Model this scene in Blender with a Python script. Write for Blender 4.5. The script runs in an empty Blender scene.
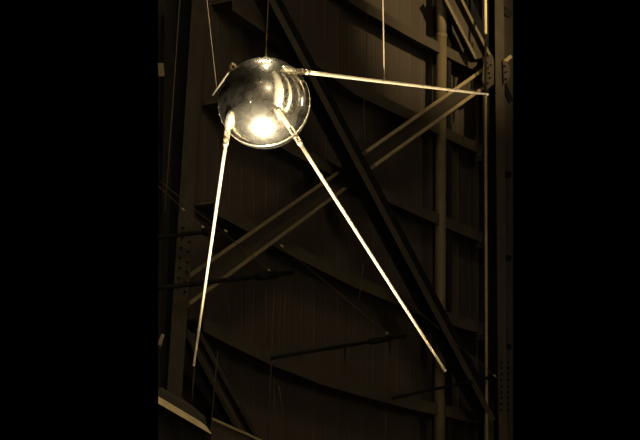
import bpy, bmesh, math, random
from mathutils import Vector, Matrix
random.seed(7)
scene = bpy.context.scene
COL = scene.collection
F = 1865.0
PITCH, ROLL = math.radians(18.05), math.radians(1.8)
CAM = Vector((0, 0, 1.7))
RM = Matrix.Rotation(math.pi/2 + PITCH, 3, 'X') @ Matrix.Rotation(ROLL, 3, 'Z')

# ------------------------------------------------------------------ camera
cd = bpy.data.cameras.new('camera'); cam = bpy.data.objects.new('camera', cd); COL.objects.link(cam)
cam.location = CAM; cam.rotation_euler = RM.to_euler()
cd.sensor_fit = 'HORIZONTAL'; cd.sensor_width = 36; cd.lens = 36*F/640; cd.clip_end = 300
scene.camera = cam
vs = scene.view_settings
vs.view_transform = 'Standard'; vs.look = 'None'; vs.gamma = 1; vs.exposure = 0; vs.use_curve_mapping = False
w = bpy.data.worlds.new('world'); scene.world = w; w.use_nodes = True
w.node_tree.nodes['Background'].inputs[0].default_value = (0, 0, 0, 1)
w.node_tree.nodes['Background'].inputs[1].default_value = 0

def ray(px, py): return RM @ Vector(((px-320)/F, -(py-220)/F, -1))
def wallY(X): return 38 + 1.454*X - .0837*X*X
def onw(px, py, off=0.0):
    """point of the curved far wall (or 'off' metres in front of it) seen at a photo position"""
    d = ray(px, py); d = d/d.y
    a, b, c = 38-off, 1.454, -.0837
    A = c*d.x*d.x; B = b*d.x-1
    Y = -a/B if abs(A) < 1e-9 else (-B-math.sqrt(B*B-4*A*a))/(2*A)
    return Vector((d.x*Y, Y, CAM.z + d.z*Y))
D0 = .58*F/92
def sp(px, py, dz=0.0):
    """point around the satellite: dz in photo-pixel lengths towards the viewer"""
    return CAM + ray(px, py)*(D0 - dz*D0/F)

# ------------------------------------------------------------------ materials
def mat(name, col, rough=.7, metal=0, noise=None, col2=None, scale=4, bump=0, stretch=None, spec=.3):
    m = bpy.data.materials.new(name); m.use_nodes = True
    nt = m.node_tree; b = nt.nodes['Principled BSDF']
    b.inputs['Roughness'].default_value = rough; b.inputs['Metallic'].default_value = metal
    b.inputs['Specular IOR Level'].default_value = spec
    col2 = col2 or tuple(c*.6 for c in col)
    tc = nt.nodes.new('ShaderNodeTexCoord'); mp = nt.nodes.new('ShaderNodeMapping')
    nt.links.new(tc.outputs['Object'], mp.inputs[0])
    if stretch: mp.inputs['Scale'].default_value = stretch
    n = nt.nodes.new('ShaderNodeTexNoise'); n.inputs['Scale'].default_value = scale; n.inputs['Detail'].default_value = 6
    nt.links.new(mp.outputs[0], n.inputs['Vector'])
    cr = nt.nodes.new('ShaderNodeValToRGB')
    cr.color_ramp.elements[0].position = .35; cr.color_ramp.elements[1].position = .65
    cr.color_ramp.elements[0].color = (*col2, 1); cr.color_ramp.elements[1].color = (*col, 1)
    nt.links.new(n.outputs[0], cr.inputs[0]); nt.links.new(cr.outputs[0], b.inputs['Base Color'])
    if bump:
        bp = nt.nodes.new('ShaderNodeBump'); bp.inputs['Strength'].default_value = bump; bp.inputs['Distance'].default_value = .02
        nt.links.new(n.outputs[0], bp.inputs['Height']); nt.links.new(bp.outputs[0], b.inputs['Normal'])
    return m
def emit(name, col, s):
    m = bpy.data.materials.new(name); m.use_nodes = True; nt = m.node_tree
    nt.nodes.remove(nt.nodes['Principled BSDF'])
    e = nt.nodes.new('ShaderNodeEmission'); e.inputs[0].default_value = (*col, 1); e.inputs[1].default_value = s
    nt.links.new(e.outputs[0], nt.nodes['Material Output'].inputs[0]); return m

M = {}
M['wall'] = mat('corrugated_wall', (.056, .041, .027), .8, scale=1.2, col2=(.045, .033, .022), stretch=(2.2, 2.2, .12))
M['iron'] = mat('dark_iron_and_shade', (.018, .015, .011), .8, scale=3, spec=.1)  # on the beam web and wall strips its darkness stands in for shade
M['black'] = mat('black_iron_and_shade', (.008, .008, .007), .8, scale=3, spec=.1)  # on the diagonal's back flange it stands in for shade
M['brown'] = mat('brown_steel', (.055, .041, .025), .7, scale=3, col2=(.040, .030, .019))
M['tan'] = mat('tan_steel', (.36, .265, .14), .6, scale=3, col2=(.27, .20, .105))  # paler tone on brace flanges stands in for light
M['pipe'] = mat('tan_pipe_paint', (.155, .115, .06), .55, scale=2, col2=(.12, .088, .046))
M['floor'] = mat('grey_floor', (.80, .80, .78), .5, scale=.8, col2=(.45, .45, .44))
M['ceil'] = mat('dark_ceiling', (.05, .045, .04), .9, scale=.4, col2=(.02, .018, .015))
M['hall'] = mat('brown_hall_wall', (.13, .11, .08), .8, scale=.35, col2=(.02, .017, .012))
M['white'] = mat('white_missile_paint', (.85, .82, .74), .45, scale=1)
M['wire'] = mat('steel_wire', (.17, .125, .065), .6, 0, scale=20)
M['dimwire'] = mat('dull_cable', (.11, .08, .045), .7, scale=20)
M['cable'] = mat('dusty_dark_cable', (.07, .05, .03), .8, scale=20)
M['turn'] = mat('bright_turnbuckle_metal', (.7, .55, .3), .5, 0, scale=20)
M['girt'] = mat('girt_paint', (.054, .040, .025), .8, scale=1.2, col2=(.045, .033, .021))
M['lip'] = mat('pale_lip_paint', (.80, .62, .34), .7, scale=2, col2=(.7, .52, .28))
M['lwall'] = mat('dark_side_wall', (.05, .042, .03), .8, scale=.3, col2=(.012, .01, .008))
M['rod'] = mat('brushed_aluminium', (.92, .80, .58), .36, .75, scale=40, col2=(.84, .68, .44))
M['mount'] = mat('polished_mount_metal', (.92, .86, .70), .27, .85, scale=60, col2=(.75, .66, .48))
M['collar'] = mat('bronze_collar', (.42, .32, .18), .35, .8, scale=60)
M['lamp'] = emit('lamp_glass', (1, .86, .60), 60)
M['bulb'] = emit('bulb_glass', (1, .80, .48), 260)
M['tip'] = mat('yellowed_tip', (.75, .50, .18), .4, .6, scale=30)

def hull_material():
    m = bpy.data.materials.new('polished_hull'); m.use_nodes = True; nt = m.node_tree
    nt.nodes.remove(nt.nodes['Principled BSDF'])
    g1 = nt.nodes.new('ShaderNodeBsdfGlossy'); g1.inputs['Roughness'].default_value = .02
    g2 = nt.nodes.new('ShaderNodeBsdfGlossy'); g2.inputs['Roughness'].default_value = .33
    for g, c in ((g1, (.86, .80, .66, 1)), (g2, (.88, .82, .68, 1))): g.inputs['Color'].default_value = c
    tc = nt.nodes.new('ShaderNodeTexCoord')
    n = nt.nodes.new('ShaderNodeTexNoise'); n.inputs['Scale'].default_value = 9; n.inputs['Detail'].default_value = 5
    nt.links.new(tc.outputs['Object'], n.inputs['Vector'])
    bp = nt.nodes.new('ShaderNodeBump'); bp.inputs['Strength'].default_value = .05; bp.inputs['Distance'].default_value = .01
    nt.links.new(n.outputs[0], bp.inputs['Height'])
    for g in (g1, g2): nt.links.new(bp.outputs[0], g.inputs['Normal'])
    n2 = nt.nodes.new('ShaderNodeTexNoise'); n2.inputs['Scale'].default_value = 22; n2.inputs['Detail'].default_value = 8
    nt.links.new(tc.outputs['Object'], n2.inputs['Vector'])
    mr = nt.nodes.new('ShaderNodeMapRange'); mr.inputs[1].default_value = .35; mr.inputs[2].default_value = .65
    mr.inputs[3].default_value = .18; mr.inputs[4].default_value = .36
    nt.links.new(n2.outputs[0], mr.inputs[0])
    mx = nt.nodes.new('ShaderNodeMixShader')
    nt.links.new(mr.outputs[0], mx.inputs[0]); nt.links.new(g1.outputs[0], mx.inputs[1]); nt.links.new(g2.outputs[0], mx.inputs[2])
    nt.links.new(mx.outputs[0], nt.nodes['Material Output'].inputs[0]); return m
M['hull'] = hull_material()

# ------------------------------------------------------------------ helpers
def obj(name, bm, m, parent=None, smooth=False, origin=None):
    me = bpy.data.meshes.new(name)
    if origin is None:
        if parent is not None: origin = Vector((0, 0, 0))
        else:
            vs_ = [v.co for v in bm.verts]
            origin = Vector(((min(v.x for v in vs_)+max(v.x for v in vs_))/2, (min(v.y for v in vs_)+max(v.y for v in vs_))/2, min(v.z for v in vs_)))
    # parts are written in world space: shift by the root's origin
    base = Vector(origin)
    root = parent
    while root is not None:
        base += root.location; root = root.parent
    bmesh.ops.recalc_face_normals(bm, faces=bm.faces)
    for v in bm.verts: v.co -= base
    bm.to_mesh(me); bm.free()
    me.materials.append(m)
    if smooth:
        for p in me.polygons: p.use_smooth = True
    o = bpy.data.objects.new(name, me); COL.objects.link(o); o.parent = parent
    if parent is None: o.location = base
    return o
def tag(o, label, cat, group=None):
    o['label'] = label; o['category'] = cat
    if group: o['group'] = group
    return o
def thing(name, loc, label, cat, group=None):
    o = bpy.data.objects.new(name, None); COL.objects.link(o); o.location = loc; o.empty_display_size = .2
    return tag(o, label, cat, group)
def struct(name, bm, m):
    o = obj(name, bm, m); o['kind'] = 'structure'; return o

def extrude(bm, prof, p0, p1, out, e0=0, e1=0):
    """closed profile [(side, out)] swept from p0 to p1; e0/e1 slant the ends along side"""
    ax = (p1-p0).normalized(); out = (out - ax*out.dot(ax)).normalized(); side = ax.cross(out)
    a = [bm.verts.new(p0 + side*u + out*v + ax*e0*u) for u, v in prof]
    b = [bm.verts.new(p1 + side*u + out*v + ax*e1*u) for u, v in prof]
    n = len(prof)
    for i in range(n): bm.faces.new((a[i], a[(i+1) % n], b[(i+1) % n], b[i]))
    bm.faces.new(a[::-1]); bm.faces.new(b)
def rect(u0, u1, v0, v1): return [(u0, v0), (u1, v0), (u1, v1), (u0, v1)]
def tube(bm, pts, rads, seg=12, squash=None):
    """lofted tube through pts; squash = (vector, factor)"""
    rings = []
    for i, p in enumerate(pts):
        t = (pts[min(i+1, len(pts)-1)] - pts[max(i-1, 0)]).normalized()
        ref = Vector((0, 0, 1)) if abs(t.z) < .9 else Vector((1, 0, 0))
        if squash: ref = squash[0]
        x = (ref - t*ref.dot(t)).normalized(); y = t.cross(x)
        k = squash[1] if squash else 1
        rings.append([bm.verts.new(p + x*math.cos(2*math.pi*j/seg)*rads[i]*k + y*math.sin(2*math.pi*j/seg)*rads[i]) for j in range(seg)])
    for a, b in zip(rings, rings[1:]):
        for j in range(seg): bm.faces.new((a[j], a[(j+1) % seg], b[(j+1) % seg], b[j]))
    bm.faces.new(rings[0][::-1]); bm.faces.new(rings[-1])
def box(bm, lo, hi):
    vs_ = [bm.verts.new((x, y, z)) for x in (lo[0], hi[0]) for y in (lo[1], hi[1]) for z in (lo[2], hi[2])]
    for f in ((0,1,3,2),(4,6,7,5),(0,4,5,1),(2,3,7,6),(0,2,6,4),(1,5,7,3)): bm.faces.new([vs_[i] for i in f])
def lathe(bm, c, prof, seg=48):
    rings = [[bm.verts.new((c[0]+r*math.cos(2*math.pi*j/seg), c[1]+r*math.sin(2*math.pi*j/seg), c[2]+z)) for j in range(seg)] for r, z in prof]
    for a, b in zip(rings, rings[1:]):
        for j in range(seg): bm.faces.new((a[j], a[(j+1) % seg], b[(j+1) % seg], b[j]))
    bm.faces.new(rings[0][::-1]); bm.faces.new(rings[-1])
NB = bmesh.new

# ------------------------------------------------------------------ setting
# far curved wall: corrugated sheet, cut off at both sides with black beyond
bm = NB(); cols = []
N = 355
for i in range(N+1):
    px = 158.3 + (513.0-158.3)*i/N
    rib = .012 if (i % 12) in (0, 1) else 0
    row = []
    for py in (475, 330, 220, 110, -40):
        p = onw(px, py, rib); row.append(bm.verts.new(p))
    cols.append(row)
for a, b in zip(cols, cols[1:]):
    for j in range(4): bm.faces.new((a[j], b[j], b[j+1], a[j+1]))
g = bmesh.ops.extrude_face_region(bm, geom=bm.faces[:])
bmesh.ops.translate(bm, vec=(0, .25, 0), verts=[v for v in g['geom'] if isinstance(v, bmesh.types.BMVert)])
struct('wall_far', bm, M['wall'])

bm = NB(); box(bm, (-24, -14, -.2), (24, 20, 0)); struct('floor', bm, M['floor'])
bm = NB(); box(bm, (-24, 20, -.2), (24, 44, 0)); struct('floor_far', bm, M['iron'])  # unseen far floor, coloured dark to cut bounce onto the wall
bm = NB(); box(bm, (-24, -14, 24), (24, 44, 24.3)); struct('ceiling', bm, M['ceil'])
bm = NB(); box(bm, (-24, -14.3, 0), (24, -14, 24)); struct('wall_rear', bm, M['hall'])
bm = NB(); box(bm, (-24.3, -14, 0), (-24, 16, 24)); struct('wall_left', bm, M['lwall'])
bm = NB(); box(bm, (24, -14, 0), (24.3, 24, 24)); struct('wall_right', bm, M['hall'])

# ------------------------------------------------------------------ girts running round the wall
def girt(pts, label, h=.24, d=.5):
    bm = NB(); A = []
    for px, py in pts:
        q = onw(px, py, 0.0)
        n = Vector((1.454-2*.0837*q.x, -1, 0)).normalized()
        A.append([bm.verts.new(q + v) for v in (n*-.02+Vector((0, 0, h-.04)), n*d+Vector((0, 0, h-.04)), n*d+Vector((0, 0, -.02)), n*(d+.03)+Vector((0, 0, -.02)), n*(d+.03)+Vector((0, 0, h)), n*-.02+Vector((0, 0, h)))])
    for a, b in zip(A, A[1:]):
        for j in range(6): bm.faces.new((a[j], a[(j+1) % 6], b[(j+1) % 6], b[j]))
    bm.faces.new(A[0][::-1]); bm.faces.new(A[-1])
    return tag(obj('wall_girt', bm, M['girt']), label, 'girder', 'steel girts along the far wall')
girt([(322, 1), (345, 16), (400, 46), (437, 65), (482, 87)], 'topmost dark steel girt on the wall, crossing above the long right antenna')
girt([(210, 14), (256, 45), (300, 72), (335, 98), (400, 128), (447, 151), (482, 165)], 'steel girt passing behind the top of the shiny sphere')
girt([(200, 115), (232, 133), (270, 157), (320, 182), (360, 201), (400, 219), (447, 239), (482, 252)], 'steel girt emerging just under the shiny sphere and running down right')
girt([(191, 216), (225, 234), (262, 254), (300, 273), (335, 290), (400, 316), (447, 332), (482, 340)], 'steel girt halfway down the wall, below the long channel brace')
girt([(180, 333), (195, 341), (245, 365), (300, 386), (345, 399), (400, 413), (435, 420), (482, 431)], 'lowest steel girt near the bottom of the wall')

VIEW = Vector((0, -1, -.30)).normalized()
PX = 38/F     # metres covered by one photo pixel near the wall

# ------------------------------------------------------------------ long diagonal beam, top left to bottom right
def line_thing(name, label, cat, p0, group=None): return thing(name, p0, label, cat, group)
def part_extrude(name, root, prof, p0, p1, m, out=VIEW, e0=0, e1=0):
    bm = NB(); extrude(bm, prof, p0, p1, out, e0, e1)
    return obj(name, bm, m, root)
p0, p1 = onw(258, -24, 1.5), onw(488, 412, 1.5)
# side is ax x out ; find sign so that +side points right on screen
def sgn(p0, p1):
    ax = (p1-p0).normalized(); s = ax.cross(VIEW); return 1 if s.x > 0 else -1
s = sgn(p0, p1)
def R_(u0, u1, v0, v1):
    a, b = sorted((u0*s, u1*s)); return rect(a*PX, b*PX, v0, v1)
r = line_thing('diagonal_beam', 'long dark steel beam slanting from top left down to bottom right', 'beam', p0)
part_extrude('web', r, R_(-1.5, 2, 0.05, .42), p0, p1, M['iron'])  # dark web and back flange colours stand in for shade
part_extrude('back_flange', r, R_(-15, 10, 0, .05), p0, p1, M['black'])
fl = part_extrude('front_flange', r, R_(-3.2, 2.6, .42, .46), p0, p1, M['brown']); fl['label'] = 'narrow front flange coloured lighter as if lit'

# ------------------------------------------------------------------ channel braces
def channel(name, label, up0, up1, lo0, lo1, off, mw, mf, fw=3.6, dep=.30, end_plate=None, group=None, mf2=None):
    """two flanges over a recessed web, paler flange colours stand in for light; pixel endpoints of both flange lines"""
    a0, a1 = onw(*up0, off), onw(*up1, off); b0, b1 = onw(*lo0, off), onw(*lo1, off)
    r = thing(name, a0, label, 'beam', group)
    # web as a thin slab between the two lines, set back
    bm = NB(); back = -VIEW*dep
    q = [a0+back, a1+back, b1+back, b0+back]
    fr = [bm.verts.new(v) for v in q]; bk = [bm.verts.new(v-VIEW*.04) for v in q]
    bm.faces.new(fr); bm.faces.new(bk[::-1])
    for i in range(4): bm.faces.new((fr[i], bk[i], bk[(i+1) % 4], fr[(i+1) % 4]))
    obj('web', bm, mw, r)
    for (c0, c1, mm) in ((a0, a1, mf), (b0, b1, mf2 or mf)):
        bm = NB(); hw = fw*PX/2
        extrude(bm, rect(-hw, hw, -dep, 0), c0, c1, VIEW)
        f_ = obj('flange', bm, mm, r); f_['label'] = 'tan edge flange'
    return r
def bolts(root, pts, off, rad, m, name='bolt'):
    for px, py in pts:
        bm = NB(); c = onw(px, py, off); tube(bm, [c, c+VIEW*.05], [rad, rad*.8], 8)
        obj(name, bm, m, root)
def plate(root, pts, off, th, m, name='gusset_plate'):
    bm = NB(); q = [onw(px, py, off) for px, py in pts]
    fr = [bm.verts.new(v) for v in q]; bk = [bm.verts.new(v-VIEW*th) for v in q]; n = len(q)
    bm.faces.new(fr); bm.faces.new(bk[::-1])
    for i in range(n): bm.faces.new((fr[i], bk[i], bk[(i+1) % n], fr[(i+1) % n]))
    return obj(name, bm, m, root)

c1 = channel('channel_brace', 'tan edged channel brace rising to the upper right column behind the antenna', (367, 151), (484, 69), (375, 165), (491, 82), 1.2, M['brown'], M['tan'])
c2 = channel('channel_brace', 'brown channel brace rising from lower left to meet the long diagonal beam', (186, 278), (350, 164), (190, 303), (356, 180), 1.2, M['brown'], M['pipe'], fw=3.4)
plate(c2, [(338, 172), (350, 164), (357, 181), (345, 189)], 1.25, .03, M['brown'], 'end_plate')
bolts(c2, [(348, 170), (351, 175), (354, 180)], 1.27, .025, M['iron'])
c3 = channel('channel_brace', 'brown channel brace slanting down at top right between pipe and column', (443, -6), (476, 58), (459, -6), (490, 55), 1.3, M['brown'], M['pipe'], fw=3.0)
plate(c3, [(462, -6), (470, -6), (493, 46), (491, 54)], 1.05, .02, M['black'], 'dark_side_strip')  # black strip along the right side of the brace
c4 = channel('channel_brace', 'short dark brace slanting down at bottom left beside the ledge', (186, 332), (243, 441), (200, 336), (259, 441), 1.2, M['brown'], M['brown'], fw=3)
plate(c4, [(182, 342), (187, 340), (237, 432), (229, 432), (182, 364)], .9, .03, M['black'], 'dark_side_strip')  # black strips along both sides of the brace
plate(c4, [(200, 334), (206, 337), (262, 441), (254, 441)], .9, .03, M['black'], 'dark_side_strip')

# ------------------------------------------------------------------ pipe
base = onw(440, 470, .7)
r = thing('pipe_column', base, 'round vertical tan pipe standing left of the right-hand column', 'pipe')
def segpipe(y0, y1, rad, name, x0=None, x1=None):
    bm = NB(); tube(bm, [onw(x0 or 440, y0, .7), onw(x1 or 440, y1, .7)], [rad, rad], 24)
    return obj(name, bm, M['pipe'], r, True)
xat = lambda y: 441.6 - y*.0045
segpipe(470, 35, .126, 'lower_pipe', xat(470), xat(35))
segpipe(36, -30, .118, 'upper_pipe', xat(36), xat(-30))
bm = NB(); tube(bm, [onw(xat(37.5), 37.5, .7), onw(xat(34.5), 34.5, .7)], [.138, .138], 24); obj('joint_collar', bm, M['pipe'], r, True)
# dark upright strips standing in for shade beside pipe and conduit
bm = NB(); extrude(bm, rect(-.06, .06, 0, .45), onw(434, 470, .0), onw(434.5, -30, .0), Vector((1.2, -1, 0)))
tag(obj('shade_strip', bm, M['iron']), 'dark strip standing in for shade on the wall just left of the tan pipe', 'shade strip')
bm = NB(); extrude(bm, rect(-.06, .06, 0, .30), onw(480, 470, .0), onw(480.5, -30, .0), Vector((1.2, -1, 0)))
tag(obj('shade_strip', bm, M['iron']), 'dark strip standing in for the shaded gap beside the thin bright conduit', 'shade strip')  # dark colour takes the place of shade in the gap

# ------------------------------------------------------------------ right column
base = onw(498, 470, 1.4)
r = thing('steel_column', base, 'tall built-up steel column at the right edge', 'column')
def vpart(name, x0t, x1t, x0b, x1b, off, th, m, lab=None):
    bm = NB(); q = [onw(x0b, 470, off), onw(x1b, 470, off), onw(x1t, -30, off), onw(x0t, -30, off)]
    fr = [bm.verts.new(v) for v in q]; bk = [bm.verts.new(v-VIEW*th) for v in q]
    bm.faces.new(fr); bm.faces.new(bk[::-1])
    for i in range(4): bm.faces.new((fr[i], bk[i], bk[(i+1) % 4], fr[(i+1) % 4]))
    o = obj(name, bm, m, r)
    if lab: o['label'] = lab
    return o
vpart('web', 484, 497, 487, 499, 1.0, .08, M['black'])
vpart('front_flange', 494.5, 503.5, 499, 507.5, 1.4, .12, M['brown'], 'wider tan front flange')
vpart('side_flange', 482, 489, 484.5, 490, 1.05, .05, M['iron'])
plate(r, [(484, 60), (492, 54), (494, 60), (494, 84), (486, 90), (482, 80)], 1.5, .04, M['brown'])
bolts(r, [(487, 63), (488, 68), (489, 73), (490, 78), (488, 83), (491, 65)], 1.53, .028, M['iron'])
plate(r, [(484, 404), (493, 401), (494, 441), (484, 441)], 1.5, .04, M['brown'])
plate(r, [(503, 60), (508, 62), (510, 68), (510, 78), (504, 84)], 1.5, .04, M['brown'])
bolts(r, [(505, 66), (506, 72), (506, 79)], 1.53, .028, M['iron'])
bolts(r, [(x, y) for y in range(362, 412, 6) for x in (501.5, 508)], 1.44, .03, M['black'])
# cross members of the column lattice, right of its flange
def bar(label, pa, pb, off, wpx, m, cat='beam', name='lattice_bar', dep=.2, group=None):
    a, b = onw(*pa, off), onw(*pb, off); bm = NB(); extrude(bm, rect(-wpx*PX/2, wpx*PX/2, -dep, 0), a, b, VIEW)
    return tag(obj(name, bm, m), label, cat, group)
bar('short dark bar right of the column, highest at the right edge', (504, 10), (511.5, 15), .9, 8, M['iron'])
bar('short tan lattice bar rising right just above the column gusset', (504, 62), (511.5, 56), 1.2, 4, M['tan'])
bar('short dark lattice bar falling right just below the column gusset', (504, 84), (511.5, 102), .9, 6, M['black'])
bar('short dark bar right of the column, below the antenna tip level', (506, 174), (511.5, 175), .9, 7, M['black'])
bar('short dark bar right of the column, halfway down', (507, 258), (511.5, 259), .9, 7, M['black'])
bar('short dark bar right of the column, lowest at the right edge', (508, 347), (511.5, 348), .9, 7, M['black'])
# bright thin conduit in front of the column's left side
r = thing('conduit', onw(487, 470, 1.9), 'thin bright vertical conduit running up the left side of the right column', 'pipe')
bm = NB(); tube(bm, [onw(486.8, 470, 1.9), onw(485.6, 96, 1.9)], [.033, .033], 10); obj('lower_tube', bm, M['tan'], r, True)
bm = NB(); tube(bm, [onw(485.6, 34, 1.9), onw(485.2, -30, 1.9)], [.036, .036], 10); obj('upper_tube', bm, M['lip'], r, True)
bm = NB(); tube(bm, [onw(485.6, 97, 1.75), onw(485.6, 33, 1.75)], [.03, .03], 10); obj('middle_tube', bm, M['iron'], r, True)
for i, (y, lab) in enumerate(((155, 'small steel clip where the second girt meets the right column'), (241, 'small steel clip where the third girt meets the right column'), (333, 'small steel clip where the fourth girt meets the right column'))):
    bm = NB(); extrude(bm, rect(-.07, .07, 0, .2), onw(478.5, y+4, .5), onw(478.5, y-3, .5), VIEW); extrude(bm, rect(-.05, .05, 0, .16), onw(475, y+4, .5), onw(483, y+5, .5), VIEW)
    tag(obj('girt_clip', bm, M['brown']), lab, 'bracket', 'clips joining girts to the right column')

# ------------------------------------------------------------------ left column
base = onw(162, 470, 1.6)
r = thing('steel_column', base, 'dark leaning steel column at the left edge with two rows of rivet holes', 'column')
vpart('web', 176, 197, 158.5, 166, 1.2, .08, M['black'])
vpart('flange', 194, 209, 162, 177, 1.6, .10, M['brown'], 'brown riveted flange')
vpart('side_flange', 165, 177, 158.5, 161, 1.3, .10, M['iron'])
bolts(r, [(183-(y-228)*.085, y) for y in range(228, 292, 10)] + [(190.0-(y-228)*.085, y+4) for y in range(228, 292, 10)], 1.62, .03, M['black'], 'rivet')
r = None
def rod(name, label, cat, pts, off, rad, m, group=None, seg=8):
    bm = NB(); tube(bm, [onw(x, y, off) for x, y in pts], [rad]*len(pts), seg)
    return tag(obj(name, bm, m, None, True), label, cat, group)
rod('conduit', 'thin faint vertical conduit on the dark left column', 'pipe', [(182, -30), (173, 100), (165, 212)], 1.9, .010, M['dimwire'])
bar('small tan bracket at the left edge, level with the sphere', (160.5, 63), (161.5, 76), 1.5, 5, M['pipe'], 'bracket', 'bracket', .1)
bar('small tan bracket at the left edge, above the ledge', (159.5, 345), (163, 334), 1.6, 3, M['pipe'], 'bracket', 'bracket', .1)

# ------------------------------------------------------------------ black outrigger arms with guy wires
def arm(label, pa, pb, off, wpx, drops=()):
    a, b = onw(*pa, off), onw(*pb, off)
    r = thing('outrigger_arm', a, label, 'arm', 'black outrigger arms in front of the wall')
    bm = NB(); tube(bm, [a, b], [wpx*PX*.42]*2, 10); obj('arm_tube', bm, M['black'], r, True)
    t = b + (a-b)*.16
    bm = NB(); tube(bm, [t+(a-b)*.12, t-(a-b)*.03], [wpx*PX*.8]*2, 10); obj('sleeve', bm, M['black'], r, True)
    for px, y0, y1 in drops:
        bm = NB(); tube(bm, [onw(px, y0, off), onw(px, y1, off)], [.022, .01], 8); obj('hanging_pin', bm, M['black'], r)
arm('upper black arm at left, crossing the riveted column', (158.5, 237.5), (222, 230), 2.0, 4.5)
arm('black arm at left running right under the brown channel brace', (158.5, 288), (292, 272.5), 2.0, 5)
arm('black arm in the lower middle with two hanging pins', (272, 358), (405, 336), 2.0, 4, ((345, 346, 361), (390, 339, 356)))
arm('black arm at lower right reaching to the right column', (393, 398), (492, 377), 2.0, 3.6)
def guy(label, pa, pb, ends=()):
    a, b = onw(*pa, 2.1), onw(*pb, 2.1)
    r = thing('guy_wire', a, label, 'wire', 'thin slanting guy wires')
    bm = NB(); tube(bm, [a, b], [.0085]*2, 6); obj('wire_strand', bm, M['dimwire'], r)
    for e in ends:
        c = onw(*e, 2.1); d = (b-a).normalized()*.05
        bm = NB(); tube(bm, [c-d, c, c+d], [.010, .02, .010], 8); obj('turnbuckle', bm, M['turn'], r, True)
guy('thin guy wire slanting down from the left edge to the upper black arm', (158.5, 186), (204, 228), ((183, 209), (203, 227)))
guy('long thin guy wire slanting from the left column past the antenna rod', (160, 181), (269, 270), ((269, 270), (226, 231)))
guy('thin guy wire slanting down to the arm in the lower middle', (282, 246), (387, 333), ((282, 246), (387, 333)))
guy('thin guy wire slanting down to the right column beside the lowest arm', (405, 300), (495, 376), ((495, 376),))

# ------------------------------------------------------------------ dangling cables
for lab, x0, y0, x1, y1, rr in (
    ('faint vertical cable hanging below the sphere behind the front antenna', 364, 95, 365, 155, .010),
    ('long faint cable hanging at lower centre, leftmost of its cluster', 275, 280, 268, 441, .011),
    ('faint cable hanging at lower centre, in the middle of its cluster', 274, 375, 275, 441, .008),
    ('faint cable hanging at lower centre, rightmost of its cluster', 279, 385, 287, 441, .008),
    ('faint vertical cable hanging beyond the right antenna near its tip', 367, 4, 366, 95, .007),
    ('faint upright cable beside the lower middle arm, left of its end', 267, 285, 266, 345, .007),
    ('faint upright cable just right of the lower middle arm end', 281, 280, 279, 350, .007),
    ('faint upright cable farthest right above the lower middle arm', 286, 290, 283, 350, .006),
    ('rust coloured hanging cable low behind the front antenna', 364, 262, 359, 300, .012),
    ('thin cable hanging straight below the left antenna tip', 195, 366, 191, 410, .008),
    ('thin cable dropping from the short brace to the pale ledge end', 218, 350, 210.5, 432, .010)):
    rod('hanging_cable', lab, 'cable', [(x0, y0), (x1, y1)], 1.9, rr, M['cable'], 'faint hanging cables')

# ------------------------------------------------------------------ pale edged ledge, bottom left
base = onw(160, 405, 3.4)
r = thing('ledge', base, 'dark boxed ledge with a pale lower lip at the bottom left corner', 'ledge')
def slab(name, pts, off, depth, m, lab=None):
    o = plate(r, pts, off, depth, m, name)
    if lab: o['label'] = lab
slab('ledge_body', [(158.3, 389), (188, 406), (203, 419), (206, 430), (158.3, 398)], 3.4, .5, M['girt'])
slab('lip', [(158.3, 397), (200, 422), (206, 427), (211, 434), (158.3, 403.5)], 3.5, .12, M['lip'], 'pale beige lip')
slab('underside', [(158.3, 403.5), (211, 434), (209, 446), (158.3, 446)], 3.2, .3, M['iron'])
for k in range(6):
    x = 165+k*8; plate(r, [(x, 408+k*4.6), (x+1.5, 409+k*4.6), (x-1, 446), (x-2.5, 446)], 3.26, .05, M['iron'], 'rib')
r = thing('ledge', onw(235, 446, .8), 'dark low panel at the bottom beside the pale lipped ledge', 'ledge')
slab('panel', [(212, 419), (262, 441), (262, 450), (206, 450)], 2.4, .12, M['brown'])
slab('top_edge', [(212, 418), (262, 440), (262, 442), (212, 420)], 2.5, .12, M['tan'])

# ================================================================== the satellite
u = D0/F      # metre per photo pixel at the satellite
CX, CY, RR = 264.3, 103.2, 46.0
C = sp(CX, CY, 0)
sat = thing('satellite', C, 'polished metal ball satellite hanging on wires with four long rod antennas', 'satellite')
bm = NB(); bmesh.ops.create_uvsphere(bm, u_segments=96, v_segments=64, radius=.29)
bmesh.ops.translate(bm, vec=C, verts=bm.verts)
hull = obj('hull', bm, M['hull'], sat, True)
# flange ring where the two half shells meet
nrm = (RM @ Vector((-.11, .31, .945))).normalized()
e1 = nrm.orthogonal().normalized(); e2 = nrm.cross(e1)
bm = NB(); SEG = 120; prof = [(.2885, -.011), (.2914, -.010), (.2914, -.003), (.2905, -.002), (.2905, .002), (.2914, .003), (.2914, .010), (.2885, .011)]
rings = []
for j in range(SEG):
    a = 2*math.pi*j/SEG; d = e1*math.cos(a)+e2*math.sin(a)
    rings.append([bm.verts.new(C + d*rr_ + nrm*h_) for rr_, h_ in prof])
for j in range(SEG):
    a, b = rings[j], rings[(j+1) % SEG]
    for k in range(len(prof)): bm.faces.new((a[k], a[(k+1) % len(prof)], b[(k+1) % len(prof)], b[k]))
obj('seam_flange', bm, M['mount'], hull, True)
for j in range(36):
    a = 2*math.pi*j/36; d = e1*math.cos(a)+e2*math.sin(a); bm = NB()
    tube(bm, [C+d*.2915+nrm*.0065, C+d*.2950+nrm*.0065], [.0026, .002], 8)
    obj('seam_bolt', bm, M['mount'], hull)
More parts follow.
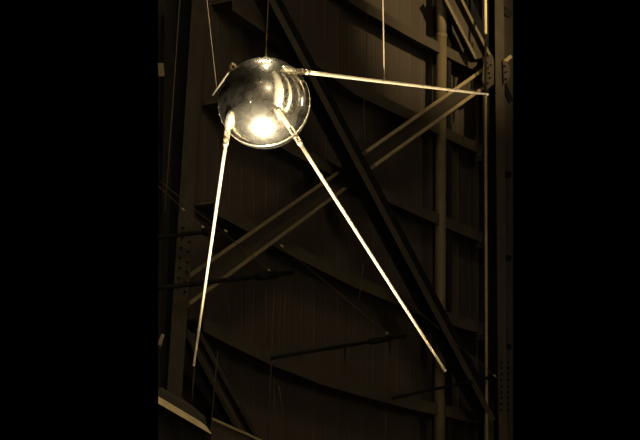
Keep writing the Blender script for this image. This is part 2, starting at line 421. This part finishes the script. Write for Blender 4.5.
# suspension eye
top = sp(265.8, 57, 2)
tdir = (top-C).normalized()
bm = NB(); tube(bm, [C+tdir*.286, C+tdir*.293, C+tdir*.296, C+tdir*.306], [.012, .012, .005, .004], 12)
obj('suspension_eye', bm, M['mount'], hull, True)

def antenna(b, t, mount_len, kind, rod0=1.9, rod1=1.25, fat=1.0, mm='mount'):
    """b, t: base and tip (px, py, dz); mount_len in pixel lengths"""
    B, T = sp(*b), sp(*t); L = (T-B).length; a = (T-B)/L
    ml = mount_len*u
    n = (B-C).normalized()
    rootp = B + a*ml
    bm = NB()
    K = 12
    tube(bm, [rootp + (T-rootp)*k/K for k in range(K+1)], [u*(rod0+(rod1-rod0)*k/K) for k in range(K+1)], 16)
    A_ = obj('antenna', bm, M['rod'], sat, True)
    bm = NB(); tube(bm, [T, T+a*.006, T+a*.012], [u*rod1*1.15, u*rod1*1.2, u*rod1*.7], 12); obj('antenna_tip', bm, M['rod'], A_, True)
    # barrel of the mount, open bore at the outer end
    if kind == 'barrel':
        bl = ml*.58
        bm = NB(); tube(bm, [B, B+a*bl*.1, B+a*bl*.9, B+a*bl], [u*2.4*fat, u*2.7*fat, u*3.0*fat, u*2.6*fat], 20)
        obj('mount_barrel', bm, M[mm], A_, True)
        bm = NB(); tube(bm, [B-a*.0006, B+a*.004], [u*1.5, u*1.5], 12); obj('bore', bm, M['black'], A_)
    else:
        bl = ml*.62
        bm = NB(); tube(bm, [B, B+a*bl*.18, B+a*bl*.55, B+a*bl*.8, B+a*bl], [u*2.0, u*3.6, u*4.6, u*3.8, u*2.6], 20, squash=(n, .85))
        obj('mount_fairing', bm, M['mount'], A_, True)
    # fork: two straps with an open slot
    side = a.cross(n).normalized()
    bm = NB()
    for sgn_ in (-1, 1):
        extrude(bm, rect(-u*.75, u*.75, -u*1.5, u*1.5), B+a*(bl-.002)+side*sgn_*u*1.9, B+a*(ml*1.02)+side*sgn_*u*1.5, n)
    obj('mount_fork', bm, M['mount'], A_)
    bm = NB(); c0 = B+a*ml*.84
    tube(bm, [c0-a*u*1.6, c0-a*u*1.5, c0+a*u*1.5, c0+a*u*1.6], [u*2.4, u*3.1, u*3.1, u*2.4], 20); obj('mount_collar', bm, M['collar'], A_, True)
    bm = NB(); c0 = B+a*ml*1.02
    tube(bm, [c0-a*u*1.8, c0-a*u*1.2, c0+a*u*1.4, c0+a*u*3.5], [u*2.2, u*2.9, u*2.9, u*rod0], 20); obj('mount_ferrule', bm, M['mount'], A_, True)
    # foot standing on the hull under the fairing
    bm = NB()
    for f_ in (.25, .45):
        p = B + a*bl*f_*1.2
        q = C + (p-C).normalized()*.288
        if (p-q).length > .004: tube(bm, [q, q+(p-q)*.3, p], [u*3.2, u*2.0, u*1.8], 12)
    if len(bm.verts): obj('mount_foot', bm, M['mount'], A_, True)
    else: bm.free()
    return A_
Z = lambda x, y: math.sqrt(max(0, RR*RR-(x-CX)**2-(y-CY)**2))
antenna((230.5, 111, Z(230.5, 111)+3), (194, 364.5, -155), 38, 'fairing')
antenna((277, 107.5, Z(277, 107.5)+3.5), (444.6, 370, -12), 40, 'barrel', 1.9, 1.4)
antenna((280, 69, Z(280, 69)+2.5), (487, 94.3, -120), 31, 'fairing', 2.0, 1.2)
antenna((233.2, 66.6, 4), (213, 94.5, -285), 13, 'barrel', 1.15, .9, 1.45, 'collar')

# ------------------------------------------------------------------ suspension wires up to the ceiling
def up_to(p, q2, z=24.0):
    d = q2-p; return p + d*((z-p.z)/d.z)
def susp(label, p, q, rad):
    e = up_to(p, q, 23.995)
    r = thing('suspension_wire', p, label, 'wire', 'wires holding up the satellite')
    bm = NB(); tube(bm, [p, e], [rad]*2, 8); obj('wire_strand', bm, M['wire'], r, True)
    d = (e-p).normalized()
    bm = NB(); tube(bm, [p, p+d*.008, p+d*.02], [rad*2.2, rad*2.4, rad], 8); obj('crimp', bm, M['wire'], r, True)
susp('wire rising from the top of the shiny ball', C+tdir*.304, sp(268.2, 0, 2), .0022)
d3 = -120
fr = (384.2-280)/(487-280)
pz = (Z(280, 69)+2.5)*(1-fr) + d3*fr
susp('thicker wire rising from the middle of the right antenna', sp(384.3, 80.0, pz), sp(383.0, 0, pz), .0042)
fr = (216.8-232.5)/(212-232.5)
pz = 2*(1-fr) - 285*fr
susp('slanting wire rising left of the ball from the rearmost antenna', sp(216.8, 88.5, pz), sp(207, 0, pz), .0014)

# ------------------------------------------------------------------ rest of the hall (seen only as reflections), plus added fill lamps
def missile(x, y, rad, h, label):
    r = thing('missile', (x, y, 0), label, 'missile')
    bm = NB(); lathe(bm, (x, y, .9), [(rad*.8, 0), (rad, .3), (rad, h*.72), (rad*.82, h*.75), (rad*.82, h*.9), (rad*.3, h*.97), (.04, h)]); obj('body', bm, M['white'], r, True)
    bm = NB(); lathe(bm, (x, y, 0), [(rad*1.1, 0), (rad*.9, .9)]); obj('stand', bm, M['iron'], r)
    for k in range(4):
        a = math.pi/4+k*math.pi/2; c, s_ = math.cos(a), math.sin(a)
        bm = NB(); extrude(bm, [(0, 0), (2.6, 0), (.8, rad*.9), (0, rad*.9)], Vector((x, y, 1.2))+Vector((-s_, c, 0))*.04+Vector((c, s_, 0))*rad*.9, Vector((x, y, 1.2))+Vector((s_, -c, 0))*.04+Vector((c, s_, 0))*rad*.9, Vector((c, s_, 0)))
        obj('fin', bm, M['white'], r)
missile(4.6, 4.1, 1.75, 22.6, 'big white missile standing on the floor right of the camera')
missile(7.9, 7.4, .75, 21, 'slimmer white missile standing behind the big one')
missile(10.5, 12.0, .8, 20, 'slim white missile farthest to the right')

def spot(name, label, pos, target, energy, angle, blend, size=.15, col=(1, .80, .50), group=None):
    pos, target = Vector(pos), Vector(target); d = (target-pos).normalized()
    r = thing(name, pos - d*.5, label, 'lamp', group)
    bm = NB(); tube(bm, [pos-d*.5, pos-d*.45, pos-d*.02], [size*.6+.05, size+.06, size+.10], 24)
    obj('lamp_housing', bm, M['iron'], r, True)
    ld = bpy.data.lights.new(name+'_light', 'SPOT'); ld.energy = energy; ld.spot_size = math.radians(angle); ld.spot_blend = blend
    ld.shadow_soft_size = size; ld.color = col
    lo = bpy.data.objects.new(name+'_light', ld); COL.objects.link(lo)
    lo.location = pos; lo.rotation_euler = (-d).to_track_quat('Z', 'Y').to_euler()
spot('floor_spotlight', 'floor spotlight aimed up at the satellite', (C.x-.1, C.y-.6, .6), C, 10500, 36, .75, .28, (1, .87, .66))
spot('satellite_fill', 'unseen fill light added above the camera, aimed at the satellite', (1.5, 1.5, 9), C, 900, 24, .5, .15, (1, .84, .58))  # added fill on the satellite, no known lamp there
spot('wall_spotlight', 'high spotlight washing the upper right wall', (13, 24, 21), onw(430, 15), 19000, 21, 1, .25, (1, .78, .42))
spot('wall_spotlight', 'unseen fill light added to wash the rest of the far wall', (9, 14, 22), onw(340, 250), 260, 60, 1, .4, (1, .80, .52))  # added fill lamp for the ambient level on the wall
spot('missile_fill', 'unseen floodlight added to brighten the missiles', (2.6, 12.0, .8), (6.5, 5, 9), 24000, 90, .6, .3, (1, .84, .58))  # added so the missiles reflect brightly in the hull

def tube_lamp(label, lo, hi):
    r = thing('ceiling_lamp', ((lo[0]+hi[0])/2, (lo[1]+hi[1])/2, lo[2]), label, 'lamp', 'bright ceiling lamps')
    bm = NB(); box(bm, (lo[0]-.1, lo[1]-.1, hi[2]), (hi[0]+.1, hi[1]+.1, 24.0)); obj('lamp_housing', bm, M['iron'], r)
    bm = NB(); box(bm, lo, hi); obj('diffuser', bm, M['lamp'], r)
tube_lamp('ceiling lamp across the hall above the satellite', (-2.8, 16.4, 23.6), (.7, 18.0, 23.8))
tube_lamp('ceiling lamp along the hall above the satellite', (-.5, 6.5, 23.6), (.3, 11.0, 23.8))
for gx, gy, dist, lab in ((253, 98, 9, 'small globe lamp left of the camera'), (251.5, 103, 9, 'globe lamp lowest at the left'), (264, 96, 9.3, 'globe lamp above the camera'),
                          (261, 84, 12, 'globe lamp behind the camera, high'), (268, 80, 14, 'globe lamp up high to the right')):
    nn = Vector(((gx-CX)/RR, -(gy-CY)/RR, 0)); nn.z = math.sqrt(1-nn.x**2-nn.y**2)
    x, y, z = C + RM @ (nn*2*nn.z - Vector((0, 0, 1)))*dist
    r = thing('globe_lamp', (x, y, z), lab, 'lamp', 'globe lamps on ceiling cords')
    bm = NB(); bmesh.ops.create_uvsphere(bm, u_segments=16, v_segments=12, radius=.07); bmesh.ops.translate(bm, vec=(x, y, z), verts=bm.verts)
    obj('globe', bm, M['bulb'], r, True)
    bm = NB(); tube(bm, [Vector((x, y, z+.1)), Vector((x, y, 24))], [.012]*2, 6); obj('cord', bm, M['iron'], r)

r = thing('wall_lamp', (23.4, 19, 8.6), 'upright tube lamp on the right-hand wall', 'lamp')
bm = NB(); box(bm, (23.6, 18.6, 8.6), (24, 19.4, 14)); obj('lamp_housing', bm, M['iron'], r)
bm = NB(); box(bm, (23.4, 18.8, 8.8), (23.6, 19.2, 13.8)); obj('diffuser', bm, M['lamp'], r)
